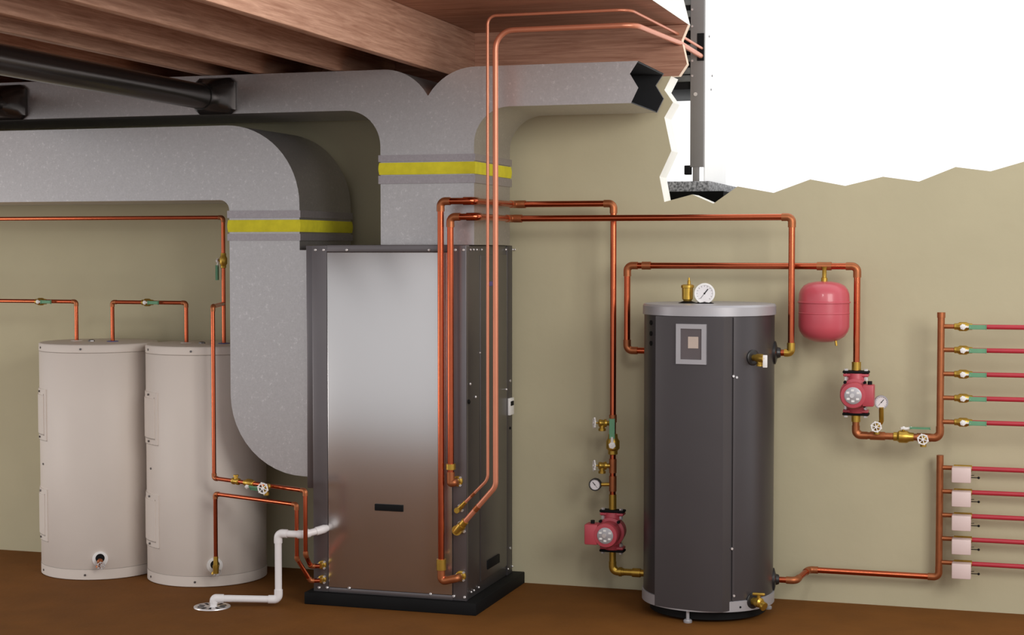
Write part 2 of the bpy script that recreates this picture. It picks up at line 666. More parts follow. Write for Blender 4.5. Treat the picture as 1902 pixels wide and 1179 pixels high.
for u, z in [(872, 1.512), (878, 1.512), (884, 1.512), (893, 1.512), (938, 1.512), (951, 1.512), (955, 1.512), (873, .082), (878, .082), (887, .082), (942, .082), (950, .082)]:
    q = ony(u, 480, UX1)
    MB().lathe([(0, .005), (.003, .005), (.006, .003)], (UX1 + .002, q.y, z), (1, 0, 0), 10).build('screw', 'chrome', hp)
for u, v, r in [(873, 713, .006), (883, 737, .006), (940, 723, .005), (891, 655, .004), (871, 746, .010)]:
    q = ony(u, v, UX1 + .004)
    MB().lathe([(0, r), (.003, r), (.006, r * .6)], (UX1 + .003, q.y, q.z), (1, 0, 0), 12).build('screw', 'blackm' if v == 746 else 'chrome', hp)


def flange_port(u, v, mt='brass', r=.022, parent=hp):
    """round brass port plate with three nuts on the corner post"""
    p = at(u, v, UY0)
    o = MB().lathe([(0, r), (.010, r), (.013, r * .7), (.03, r * .6)], (p.x, UY0 - .001, p.z), (0, -1, 0), 24).build('brass_port', mt, parent)
    for a in (50, -50, 170):
        c = V((p.x + r * .95 * math.cos(math.radians(a)), UY0 - .006, p.z + r * .95 * math.sin(math.radians(a))))
        MB().cyl(c, c + V((0, -.010, 0)), .005, seg=6).build('nut', 'chrome', o)
    return p


fp1 = flange_port(851, 893)
fp2 = flange_port(857, 1069)
fp3 = flange_port(600, 1048, r=.018)
fp4 = flange_port(600, 1075, r=.018)


# ================================================================= PIPES
def run(name, label, cat, pts, r, mt='copper', bend=.03, elbow='copfit', group=None, grow=1.22, stub=.016, couplings=(), elbow_mats=None):
    """one rigid pipe run: swept tube with its soldered elbows and couplings as parts"""
    pts = [V(p) for p in pts]
    o = MB().tube(fillet(pts, bend), r, 18).build(name, mt)
    tag(o, label, cat, group)
    if elbow:
        for i in range(1, len(pts) - 1):
            a, b, c = pts[i - 1], pts[i], pts[i + 1]
            d1, d2 = (a - b).normalized(), (c - b).normalized()
            ang = d1.angle(d2)
            if ang > PI - .05:
                continue
            t = bend / math.tan(ang / 2) + stub
            t1, t2 = min(t, (a - b).length * .5), min(t, (c - b).length * .5)
            path = fillet([b + d1 * t1, b, b + d2 * t2], bend)
            em = elbow_mats.get(i, elbow) if elbow_mats else elbow
            MB().tube(path, r * grow, 18).build('elbow', em, o)
    for c in couplings:
        a, b = V(c[0]), V(c[1])
        MB().cyl(a, b, r * (c[3] if len(c) > 3 else 1.28)).build('coupling', c[2] if len(c) > 2 else 'copfit', o)
    return o


CG = 'copper heating pipes between cabinet and wall'
YU = 6.315
# A: upper hot line: from lower port up the front, over to the wall, down to pump
YA, YBp, YC = 6.87, 6.77, 6.87
zA = at(1138, 378, YA).z
xa_ = at(819, 700, YU).x
p_el = V((xa_, YU, zA))
XK = -2.118
k1 = V((XK, YU, zA))
w1 = V((XK, YA, zA))
w2 = V((at(1139, 600, YA).x, YA, zA))
pA_low = V((xa_, YU, at(825, 1080, YU).z))
portA = V((fp2.x, UY0 - .02, fp2.z))
runA = run('copper_pipe', 'copper pipe from the lower right port of the heat pump, higher of the pair', 'pipe',
           [portA, V((fp2.x, YU, fp2.z)), pA_low, p_el, k1, w1, w2, V((w2.x, YA, at(1139, 945.5, YA).z))], .0135, bend=.026, group=CG, elbow_mats={4: 'copper'},
           couplings=[(V((xa_, YU, at(820, 1058, YU).z)), V((xa_, YU, at(820, 1038, YU).z)), 'brass', 1.5),
                      (w1 + V((.02, 0, 0)), w1 + V((.055, 0, 0)))])
zB = at(1200, 404.5, YBp).z
xb_ = at(837, 700, YU).x
XK = -2.104
k1 = V((XK, YU, zB))
w1 = V((XK, YBp, zB))
xB2 = at(1470, 550, YBp).x
TCX, TCY, TR = -1.225, 6.745, .272
zPort = at(1455, 655, YBp).z
tankR = TCX + math.sqrt(TR ** 2 - (YBp - TCY) ** 2)
portB = V((fp1.x, UY0 - .02, fp1.z))
runB = run('copper_pipe', 'copper pipe from upper right heat pump port to the right side of dark tank', 'pipe',
           [portB, V((fp1.x, YU, fp1.z)), V((xb_, YU, fp1.z - .002)), V((xb_, YU, zB)), k1, w1, V((xB2, YBp, zB)), V((xB2, YBp, zPort)), V((tankR + .012, YBp, zPort))], .0135, bend=.026, group=CG,
           couplings=[(V((xb_, YU, fp1.z + .078)), V((xb_, YU, fp1.z + .055)), 'brass', 1.5),
                      (w1 + V((.02, 0, 0)), w1 + V((.055, 0, 0)))], elbow_mats={4: 'copper', 7: 'brass'})

# C: loop off the left side of the dark tank, over the top to the right pump
zC = at(1300, 493.5, YC).z
xC1 = at(1165, 570, YC).x
zCp = at(1190, 651, YC).z
tankL = TCX - math.sqrt(TR ** 2 - (YC - TCY) ** 2)
xC2 = at(1591, 640, YC).x
pts = [V((tankL - .010, YC, zCp)), V((xC1, YC, zCp)), V((xC1, YC, zC)), V((xC2, YC, zC)), V((xC2, YC, at(1591, 688, YC).z))]
a_ = at(1196, 493, YC)
tee = at(1531, 494, YC)
run('copper_pipe', 'copper pipe looping from left side of dark tank to the right red pump', 'pipe', pts, .0135, bend=.03, group=CG,
    couplings=[(V((a_.x - .008, YC, zC)), V((a_.x + .03, YC, zC))), (V((tee.x - .03, YC, zC)), V((tee.x + .03, YC, zC)))])
# lower half: pump to tank left bottom
zE = at(1160, 1062, YA).z
tankLA = TCX - math.sqrt(TR ** 2 - (YA - TCY) ** 2)
run('brass_pipe', 'brass elbow from under the left red pump into the dark tank', 'pipe',
    [V((w2.x, YA, at(1139, 1024, YA).z)), V((w2.x, YA, zE)), V((tankLA - .012, YA, zE))], .0150, 'brass', .034, 'brass', grow=1.12,
    couplings=[(V((at(1175, 1062, YA).x, YA, zE)), V((at(1190, 1062, YA).x, YA, zE)), 'brass', 1.3), (V((at(1150, 1062, YA).x, YA, zE)), V((at(1155, 1062, YA).x, YA, zE)), 'brass', 1.35)])
# pump to upper manifold
YM = YC
xM = at(1747, 700, YM).x
zF = at(1680, 811, YM).z
run('copper_manifold', 'upper copper manifold feeding five green-handled valves, joined to the right pump', 'manifold',
    [V((xC2, YM, at(1591, 772, YM).z)), V((xC2, YM, zF)), V((xM, YM, zF)), V((xM, YM, at(1749, 583, YM).z))], .0145, 'copfit', .032, 'copfit', grow=1.12)
manif = C.objects[-1]
mroot = bpy.data.objects['copper_manifold']
UB = [606, 649.5, 694, 738.5, 783]
for v in UB:
    z = at(1756, v, YM).z
    MB().cyl((xM + .008, YM, z), (at(1779, v, YM).x, YM, z), .0095).build('stub', 'copfit', mroot)
MB().cyl((xM, YM, at(1749, 590, YM).z), (xM, YM, at(1749, 580, YM).z), .0165).build('end_cap', 'copfit', mroot)
MB().cyl((xC2, YM, at(1591, 770, YM).z), (xC2, YM, at(1591, 783, YM).z), .0185).build('union', 'brass', mroot)
# lower manifold
YL = 6.975
xL2 = at(1745, 950, YL).x
zG = at(1500, 1057.5, YL).z
tyy = 6.80
tR2 = TCX + math.sqrt(TR ** 2 - (tyy - TCY) ** 2)
zH = at(1462, 1077, 6.80).z
pts = [V((tR2 + .014, tyy, zH)), V((at(1478, 1075, tyy).x, tyy, zH)), V((at(1502, 1058, YL).x, YL, zG)), V((xL2, YL, zG)), V((xL2, YL, at(1745, 848, YL).z))]
run('copper_manifold', 'lower copper manifold feeding five pale boxes, piped from the base of the dark tank', 'manifold', pts, .0125, 'copper', .028, 'copfit')
ml = bpy.data.objects['copper_manifold.001']
MB().cyl((xL2, YL, zG + .04), (xL2, YL, at(1745, 845, YL).z), .0145).build('header', 'copfit', ml)
LB = [868, 912, 956, 999.5, 1044]
for v in LB:
    z = at(1752, v, YL).z
    MB().cyl((xL2 + .008, YL, z), (at(1780, v, YL).x, YL, z), .0095).build('stub', 'copfit', ml)

# red tubes, ball valves, zone boxes
ordn = ['topmost', 'second highest', 'middle', 'second lowest', 'lowest']
px_end = 1.35


def ball_valve(c, d, up, r, label, handle='green', group=None, lever=None, s=1.0):
    """brass ball valve at c along direction d; lever shows on side 'up'"""
    c, d, up = V(c), V(d).normalized(), V(up).normalized()
    root = empty('ball_valve', c, label, 'valve', group)
    MB().lathe([(-.036 * s, r * 1.05), (-.034 * s, r * 1.35), (-.022 * s, r * 1.35), (-.014 * s, r * 1.9), (.012 * s, r * 1.9), (.022 * s, r * 1.4), (.036 * s, r * 1.3), (.037 * s, r * 1.0)], c, d, 20).build('body', 'brass', root)
    MB().cyl(c + up * r * 1.2, c + up * (r * 1.9 + .010), r * .45).build('stem', 'brass', root)
    lv = V(lever).normalized() if lever else d
    h = c + up * (r * 1.9 + .006)
    side = lv.cross(up)
    m = MB()
    m.lathe([(0, .0125 * s), (.006, .0125 * s), (.008, .010 * s)], h, up, 6)
    m.lathe([(.008, .006), (.011, .005)], h, up, 12)
    m.tube([h, h + lv * .022 * s + up * .004, h + lv * .030 * s + up * .006], r * .42, 8)
    nt = m.build('handle_nut', 'white', root)
    m = MB()
    t = bmesh.new()
    bmesh.ops.create_cube(t, size=1)
    L, Wd, Th = .068 * s, max(r * 1.05, .0185 * s), .007
    for v in t.verts:
        q = v.co.copy()
        v.co = h + up * .006 + lv * (.024 * s + (q.x + .5) * L) + side * q.y * Wd + up * q.z * Th
    bmesh.ops.bevel(t, geom=t.edges[:], offset=.002, segments=2, affect='EDGES')
    m.merge(t)
    m.build('lever', handle, root)
    return root


for i, v in enumerate(UB):
    z = at(1756, v, YM).z
    c = V((at(1789, v, YM).x, YM, z))
    if i == 0:
        bv0 = ball_valve(c, (1, 0, 0), (0, -1, 0), .0098, 'brass ball valve with green lever on upper manifold, %s of five' % ordn[0], group='ball valves on the upper manifold')
        c0 = c
    else:
        copy_tree(bv0, c - c0, 'brass ball valve with green lever on upper manifold, %s of five' % ordn[i])
    o = MB().cyl((c.x + .035, YM, z), (px_end, YM, z), .0098, seg=18).build('pex_tube', 'pex')
    tag(o, 'red plastic tube leaving a green-handled valve, %s of five' % ordn[i], 'tube', 'red tubes from the upper manifold')
for i, v in enumerate(LB):
    z = at(1752, v, YL).z
    x0 = at(1769, v, YL).x
    x1 = at(1804.5, v, YL).x
    c = V(((x0 + x1) / 2, YL - .055, z - .052))
    lab = 'pale pink zone valve box on the lower manifold, %s of five' % ordn[i]
    if i == 0:
        zr0 = empty('zone_valve', c, lab, 'valve', 'zone valves on the lower manifold')
        MB().box((x0, YL - .085, z - .050), (x1, YL - .028, z + .012), .004).build('actuator_box', 'zone', zr0)
        MB().cyl((x0 + .006, YL, z), (x1 + .002, YL, z), .014).build('brass_body', 'brass', zr0)
        MB().cyl(((x0 + x1) / 2, YL - .004, z - .008), ((x0 + x1) / 2, YL - .034, z - .012), .012).build('mount', 'silver', zr0)
        mm = MB()
        zz = z - .030
        mm.cyl((x1 - .004, YL - .055, zz), (x1 + .027, YL - .055, zz), .0018, seg=8)
        mm.cyl((x1 - .004, YL - .055, zz + .008), (x1 + .012, YL - .055, zz + .010), .0013, seg=8)
        mm.ball((x1 + .030, YL - .055, zz), .0052)
        mm.build('manual_lever', 'blackm', zr0)
        cz0 = c
    else:
        copy_tree(zr0, c - cz0, lab)
    o = MB().cyl((x1 - .004, YL, z), (px_end, YL, z), .0098, seg=18).build('pex_tube', 'pex')
    tag(o, 'red plastic tube running right from a pale box, %s of five' % ordn[i], 'tube', 'red tubes from the lower manifold')

# hot-water side piping on the left
YT = 6.78
SG = 'thin copper pipes of the two white tanks'
rs = .0092
z1 = at(140, 560, YT).z
ZTK = 1.079
xs = [at(142, 600, YT).x, at(209, 600, YT).x, at(346, 600, YT).x, at(415, 500, YT).x]
run('copper_pipe', 'thin copper pipe from the left edge turning down into the left white tank', 'pipe',
    [V((-6.0, YT, z1)), V((xs[0], YT, z1)), V((xs[0], YT, ZTK + .003))], rs, bend=.016, group=SG, grow=1.15, stub=.006)
run('copper_pipe', 'thin copper arch joining the tops of the two white tanks', 'pipe',
    [V((xs[1], YT, ZTK + .003)), V((xs[1], YT, z1)), V((xs[2], YT, z1)), V((xs[2], YT, ZTK + .003))], rs, bend=.016, group=SG, grow=1.15, stub=.006)
z2 = at(300, 404.5, YT).z
run('copper_pipe', 'thin copper pipe under the return duct, dropping into the right white tank', 'pipe',
    [V((-6.0, YT, z2)), V((xs[3], YT, z2)), V((xs[3], YT, ZTK + .003))], rs, bend=.016, group=SG, grow=1.15, stub=.006)
ball_valve(at(76, 560, YT) * 1, (1, 0, 0), (0, -1, 0), .0095, 'small brass valve with green lever on the pipe into the left white tank', 'green', 'small valves above the white tanks', s=.8)
ball_valve(V((at(274, 562, YT).x, YT, z1)), (1, 0, 0), (0, -1, 0), .0095, 'small brass valve with green lever on the arch between the white tanks', 'green', 'small valves above the white tanks', s=.8)
ball_valve(V((xs[3], YT, at(415, 484, YT).z)), (0, 0, 1), (-1, -.15, 0), .0095, 'small brass valve with hanging green lever on upright pipe beside the return duct', 'green', 'small valves above the white tanks', lever=(0, 0, -1), s=.95)

YV = 6.45
zt = at(416, 564, YT).z
xv = at(396.5, 720, YV).x
zq = at(398, 888, YV).z
e1 = atz(567, 911, zq)
b1 = V((e1.x, e1.y, at(567, 1030, e1.y).z))
run('copper_pipe', 'upper copper pipe crossing the right white tank to the heat pump', 'pipe',
    [V((xs[3], YT - .004, zt)), V((xv, YV, zt)), V((xv, YV, zq)), e1, b1, V((fp3.x - .035, UY0 - .05, fp3.z)), V((fp3.x, UY0 - .035, fp3.z))], rs, bend=.016, group=SG, grow=1.2, stub=.006)
# tanks
T1 = V((-4.130, 6.765))
T2 = V((-3.574, 6.772))
TKR = .2735
dvx = at(399, 1050, 6.44)
zr2 = at(400, 917, YV).z
e2 = atz(551, 937, zr2)
b2 = V((e2.x, e2.y, at(551, 1037, e2.y).z))
run('copper_pipe', 'copper pipe from the drain of the right white tank to the heat pump', 'pipe',
    [V((dvx.x, YV, at(400, 1035, YV).z)), V((dvx.x, YV, zr2)), e2, b2, V((fp4.x - .035, UY0 - .05, fp4.z)), V((fp4.x, UY0 - .035, fp4.z))], rs, bend=.016, group=SG, grow=1.2, stub=.006)


def wheel(m, c, axis, R):
    """little six-spoked handwheel"""
    c, ax = V(c), V(axis).normalized()
    m.ring(c, ax, R, R * .16, 24, 6)
    m.lathe([(-R * .2, R * .3), (R * .35, R * .26)], c, ax, 12)
    n = ax.orthogonal().normalized()
    for k in range(6):
        d = Matrix.Rotation(k * PI / 3, 3, ax) @ n
        m.cyl(c, c + d * R, R * .11, seg=6)
        m.ball(c + d * R * 1.08, R * .22, seg=8)


def drain_valve(p, d, label, group, R=.020, out=(0, 0, -1), s=1.0):
    """hose-bib at pipe point p sticking out along d: nipple, body, outlet, handwheel"""
    p, d = V(p), V(d).normalized()
    root = empty('drain_valve', p + d * .04, label, 'valve', group)
    m = MB()
    m.lathe([(.008, .008 * s), (.022, .008 * s), (.024, .0135 * s), (.032, .0135 * s), (.036, .0105 * s), (.050, .0125 * s), (.056, .0125 * s), (.060, .007)], p, d, 18)
    o = V(out).normalized()
    m.lathe([(0, .009 * s), (.022, .009 * s), (.023, .0125 * s), (.033, .0125 * s), (.034, .010 * s)], p + d * .042, o, 16)
    m.build('body', 'brass', root)
    m = MB()
    m.cyl(p + d * .058, p + d * .076, .0035, seg=8)
    m.build('stem', 'brass', root)
    m = MB()
    wheel(m, p + d * .077, d, R)
    m.build('handwheel', 'white', root)
    return root


DG = 'small brass drain valves with white handwheels'
pz = at(1139, 786, YA).z
drain_valve(V((w2.x - .006, YA, pz)), (-1, -.5, .04), 'small brass drain valve left of the wall pipe, the one above the ball valve', DG, s=1.3)
pz = at(1139, 865, YA).z
drain_valve(V((w2.x - .006, YA, pz)), (-1, -.5, .04), 'small brass drain valve left of the wall pipe, just above the black gauge', DG, s=1.3)
pF = at(1630, 806, YM)
drain_valve(V((pF.x, YM, zF + .045)), (0, -1, 0), 'small brass valve with white handwheel under the round gauge right of the pump', DG, R=.019)
pF2 = at(1716, 811, YM)
drain_valve(V((pF2.x, YM, zF)), (0, -1, 0), 'small brass drain valve with white handwheel at the foot of the upper manifold', DG, R=.019)
# in-line pieces on the run across the right white tank
t_ = lambda u: (u - 398) / (567 - 398)
l0, l1 = V((xv, YV, zq)), V(e1)
ld = (l1 - l0).normalized()
drain_valve(l0.lerp(l1, .63), (ld + V((-.9, -1.2, 0))).normalized(), 'small brass drain valve with white handwheel on pipe left of heat pump', DG, R=.021)
bvx = ball_valve(l0.lerp(l1, .40), ld, (0, -1, -.55), .0095, 'brass ball valve with green lever on the pipe crossing the right white tank', 'green', s=.85)
ck = l0.lerp(l1, .25)
o = MB().lathe([(-.022, .011), (-.018, .015), (-.010, .015), (-.008, .013), (.008, .013), (.010, .015), (.018, .015), (.022, .011)], ck, ld, 16).build('check_valve', 'brass')
tag(o, 'stubby brass check valve on the copper pipe in front of the right white tank', 'valve')
MB().lathe([(.008, .009), (.020, .009), (.021, .012), (.028, .012)], ck, (0, 0, 1), 6).build('valve_cap', 'brass', o)

# ball valves on the hydronic runs
bw = ball_valve(V((w2.x, YA, at(1139, 825, YA).z)), (0, 0, 1), (.15, -1, 0), .0155, 'brass ball valve with green lever on upright wall pipe left of the dark tank', 'green', lever=(0, 0, 1), s=1.25)
bq = at(1678, 811, YM)
bv = ball_valve(V((bq.x, YM, zF)), (1, 0, 0), (0, 0, 1), .0135, 'brass ball valve with thin green lever between the right pump and the upper manifold', 'green', s=1.15)


# gauges
def gauge(c, d, R, label, rimmat, stem_from=None, group=None, needle=50, stemmat='brass', sr=.006):
    """round dial gauge facing d"""
    c, d = V(c), V(d).normalized()
    root = empty('pressure_gauge', c - d * .012, label, 'gauge', group)
    MB().lathe([(-.022, R * .8), (-.018, R), (0, R), (.003, R * .96), (.003, R * .82), (-.001, R * .80)], c, d, 40).build('case', rimmat, root)
    MB().lathe([(-.004, R * .82), (-.0005, R * .82)], c, d, 36).build('dial', 'dial', root)
    up = V((0, 0, 1))
    rt = d.cross(up).normalized() * -1
    m = MB()
    a = math.radians(needle)
    q = rt * math.cos(a) + up * math.sin(a)
    e = c + d * .0012
    side = q.cross(d)
    tail, tip = e - q * R * .62, e + q * R * .55
    m.tube([tail, e], R * .018, 6)
    m.tube([e, tip], R * .05, 6)
    m.cyl(e, e + d * .001, R * .08, seg=10)
    m.build('needle', 'blackm', root)
    m = MB()
    for k in range(13):
        a = math.radians(-45 + 270 * k / 12)
        q = rt * math.cos(a) + up * math.sin(a)
        m.tube([e + q * R * .66 - d * .001, e + q * R * .76 - d * .001], R * .02, 4)
    m.build('tick_marks', 'tankdark', root)
    if stem_from is not None:
        MB().tube([V(x) for x in stem_from], sr, 12).build('stem', stemmat, root)
    return root


tow = V((.12, -1, 0))
g = at(1637, 747, YM - .03)
gauge(g, tow, .0285, 'small round gauge with grey rim on a brass stem right of the red pump', 'silver',
      [V((pF.x + .012, YM - .005, zF + .055)), V((g.x, YM - .015, zF + .065)), V((g.x, YM - .03, g.z - .02))], 'round dial gauges', sr=.010)
o = bpy.data.objects['pressure_gauge']
g = at(1105, 900, YA - .02)
gauge(g, V((.05, -1, 0)), .0275, 'small round gauge with black case left of the wall pipe above the red pump', 'black',
      [V((g.x + .01, YA - .01, g.z)), V((w2.x - .008, YA, g.z + .002))], 'round dial gauges', needle=130, sr=.008)
# copper tees on the wall pipe
for v0, v1, mt in [(770, 784, 'copfit'), (852, 878, 'copfit'), (884, 912, 'copfit'), (918, 945.5, 'brass')]:
    MB().cyl((w2.x, YA, at(1139, v0, YA).z), (w2.x, YA, at(1139, v1, YA).z), .0165).build('tee', mt, runA)
for nm, zz in (('tee', at(1630, 806, YM).z),):
    MB().cyl((pF.x - .03, YM, zF), (pF.x + .03, YM, zF), .0175).build('tee', 'copfit', mroot)
    MB().cyl((pF.x, YM, zF), (pF.x, YM, zF + .04), .010).build('tee', 'copfit', mroot)
MB().cyl((pF2.x - .028, YM, zF), (pF2.x + .028, YM, zF), .0175).build('tee', 'copfit', mroot)


# pumps
def pump(cx, zt_, zb_, y, side, label):
    """circulator: black flanges, cast red volute, motor drum toward the viewer, terminal box on one side"""
    cz = (zt_ + zb_) / 2
    root = empty('circulator_pump', (cx, y, zb_), label, 'pump', 'red circulator pumps')
    fw, ft = .054, .011
    for s, z in ((1, zt_), (-1, zb_)):
        z0, z1 = sorted((z, z - s * ft))
        m = MB().box((cx - fw, y - .026, z0), (cx + fw, y + .026, z1), .004)
        m.build('flange', 'blackm', root)
        z2, z3 = sorted((z - s * (ft + .001), z - s * (ft + .013)))
        m = MB().box((cx - fw + .002, y - .026, z2), (cx + fw - .002, y + .026, z3), .004)
        m.lathe([(0, .034), (.04, .040)], (cx, y, z - s * ft), (0, 0, -s), 24)
        m.build('cast_flange', 'red', root)
        for sx in (-1, 1):
            m = MB()
            m.cyl((cx + sx * (fw - .014), y - .012, z + s * .008), (cx + sx * (fw - .014), y - .012, z - s * .001), .0085, seg=6)
            m.cyl((cx + sx * (fw - .014), y - .012, z - s * .026), (cx + sx * (fw - .014), y - .012, z - s * .040), .0085, seg=6)
            m.cyl((cx + sx * (fw - .014), y - .012, z), (cx + sx * (fw - .014), y - .012, z - s * .032), .004, seg=8)
            m.build('bolt', 'chrome', root)
    MB().lathe([(.045, .030), (.035, .056), (.0, .060), (-.03, .060), (-.034, .052)], (cx, y - .012, cz), (0, 1, 0), 32).build('volute', 'red', root)
    mo = MB().lathe([(.03, .062), (.045, .062), (.048, .050), (.075, .050), (.10, .052), (.125, .054), (.133, .050), (.135, .034)], (cx, y, cz), (0, -1, 0), 36).build('motor_drum', 'red', root)
    MB().lathe([(.134, .035), (.1375, .035), (.1385, .033)], (cx, y, cz), (0, -1, 0), 30).build('name_plate', 'silver', root)
    MB().lathe([(.137, .010), (.142, .009)], (cx - .004, y, cz), (0, -1, 0), 16).build('vent_screw', 'chrome', root)
    m = MB()
    for a, r_ in ((30, .024), (95, .022), (150, .024), (215, .023), (270, .022), (325, .023)):
        q = V((cx + r_ * math.cos(math.radians(a)), y - .1385, cz + r_ * math.sin(math.radians(a))))
        m.box(q - V((.006, .001, .004)), q + V((.006, .001, .004)))
    m.build('plate_marks', 'white', root)
    xx = sorted((cx + side * .036, cx + side * (.094 if side < 0 else .082)))
    tb = MB().box((xx[0], y - .132, cz - .044), (xx[1], y - .062, cz + .044), .006).build('terminal_box', 'red', root)
    m = MB()
    m.cyl((cx + side * .064, y - .10, cz + .043), (cx + side * .064, y - .10, cz + .058), .009, seg=10)
    m.build('cable_gland', 'blackm', tb)
    for ax_, az in ((.040, .048), (-.040, .048), (.040, -.048)):
        MB().cyl((cx + side * ax_, y - .05, cz + az), (cx + side * ax_, y - .066, cz + az), .0065, seg=10).build('motor_bolt', 'blackm', mo)
    return root


pump(w2.x, at(1139, 946, YA).z, at(1139, 1024, YA).z, YA, -1, 'red circulator pump on the wall pipe left of the dark tank')
pump(xC2, at(1591, 688, YC).z, at(1591, 771, YC).z, YC, 1, 'red circulator pump below the pipe corner right of the expansion tank')
o = MB().cyl((xC2, YC, at(1591, 672, YC).z), (xC2, YC, at(1591, 687, YC).z), .019).build('pump_union', 'brass')
tag(o, 'short brass union on top of the right red pump', 'fitting')

# expansion tank
ex = at(1531.5, 577, YC)
et = empty('expansion_tank', (ex.x, YC - .02, at(1531, 635, YC).z), 'rounded pinkish-red expansion tank hanging from the copper pipe right of the dark tank', 'tank')
zb_, ztp = at(1531, 635, YC).z, at(1531, 522, YC).z
R_ = .1045
H_ = ztp - zb_
prof = [(0, .001), (.002, .035), (.010, .062), (.024, .084), (.045, .099), (.066, R_)]
s1 = at(1531, 581, YC).z - zb_
s2 = at(1531, 560, YC).z - zb_
prof += [(s1 - .003, R_), (s1 - .001, R_ + .0015), (s1 + .002, R_ + .0015), (s1 + .004, R_), (s2 - .006, R_), (s2 - .004, R_ + .004), (s2 + .001, R_ + .004), (s2 + .003, R_)]
prof += [(H_ - .052, R_ * .985), (H_ - .035, R_ * .93), (H_ - .018, R_ * .80), (H_ - .007, R_ * .6), (H_ - .001, R_ * .3), (H_, .001)]
MB().lathe(prof, (ex.x, YC - .02, zb_), (0, 0, 1), 56).build('vessel', 'pink', et)
MB().lathe([(-.002, .013), (.014, .013), (.016, .009), (.05, .009), (.06, .012)], (ex.x, YC - .018, ztp), (0, 0, 1), 16).build('brass_nipple', 'brass', et)
MB().cyl((ex.x + .052, YC - .045, zb_ + .008), (ex.x + .055, YC - .048, zb_ - .012), .005, seg=10).build('air_valve', 'brass', et)

# refrigerant lines
YR = 6.30
RG = 'pale copper refrigerant lines'
zr_ = 2.465


def refr(u0, v0, u1, v1, uv, vt, r, ux, label, bt, hole, sleeve):
    p0 = at(u0, v0, UY0 - .03)
    xv_ = at(uv, 600, YR).x
    p1 = V((xv_, YR, at(u1, v1, YR).z))
    top = at(uv, vt, YR).z
    x2 = at(ux[0], ux[1], YR)
    top = x2.z * .5 + top * .5
    h = at(hole[0], hole[1], WALL)
    end = at(hole[2], hole[3], 7.50)
    pts = [p0, p1, V((xv_, YR, top)), V((x2.x, YR, top)), h, end]
    path = fillet(pts, [0, .05, bt, .06, .02, 0])
    o = MB().tube(path, r, 16).build('refrigerant_line', 'salmon')
    tag(o, label, 'pipe', RG)
    d = (p1 - p0).normalized()
    MB().cyl(p0 + d * .005, p0 + d * .055, r * 1.35).build('flare_nut', 'brass', o)
    MB().cyl(p0 + d * (sleeve - .012), p0 + d * (sleeve + .012), r * 1.12).build('joint', 'copfit', o)
    q = V((p0.x, UY0, p0.z))
    m = MB()
    m.cyl(q + V((0, -.003, 0)), p0 + V((0, -.012, 0)), r * 1.9)
    m.cyl(p0 - d * .012, p0 + d * .03, r * 1.6)
    vb = m.build('service_valve', 'brass', o)
    m = MB()
    for sx, sz in ((.0, 1), (.8, -.35)):
        c = q + V((sx * r * 2.4, -.001, sz * r * 2.4))
        m.cyl(c, c + V((0, -.012, 0)), .0055, seg=8)
    m.build('valve_screw', 'chrome', vb)
    return o


refr(850, 984, 920, 903, 920.5, 70, .0112, (1180, 33), 'thicker pale copper refrigerant line climbing right of the heat pump to the ceiling', .075, (1263, 80, 1302, 104), .135)
refr(850, 947, 906, 890, 906, 30, .0062, (1170, 17), 'thinner pale copper refrigerant line climbing beside the thicker one', .035, (1259, 63, 1304, 90), .105)

# ================================================================= WHITE TANKS
def cylpt(c, a, r, z):
    return V((c[0] + r * math.cos(a), c[1] + r * math.sin(a), z))


def cpanel(m, c, a0, a1, r0, r1, z0, z1, n=8, corner=0):
    """curved plate on a cylinder"""
    ri, ro = [], []
    vs = []
    for k in range(n + 1):
        a = a0 + (a1 - a0) * k / n
        vs.append([m.b.verts.new(cylpt(c, a, r, z)) for r, z in ((r0, z0), (r1, z0), (r1, z1), (r0, z1))])
    for a, b in zip(vs, vs[1:]):
        for k in range(4):
            m.face([a[k], a[(k + 1) % 4], b[(k + 1) % 4], b[k]])
    m.face(vs[0])
    m.face(vs[-1])


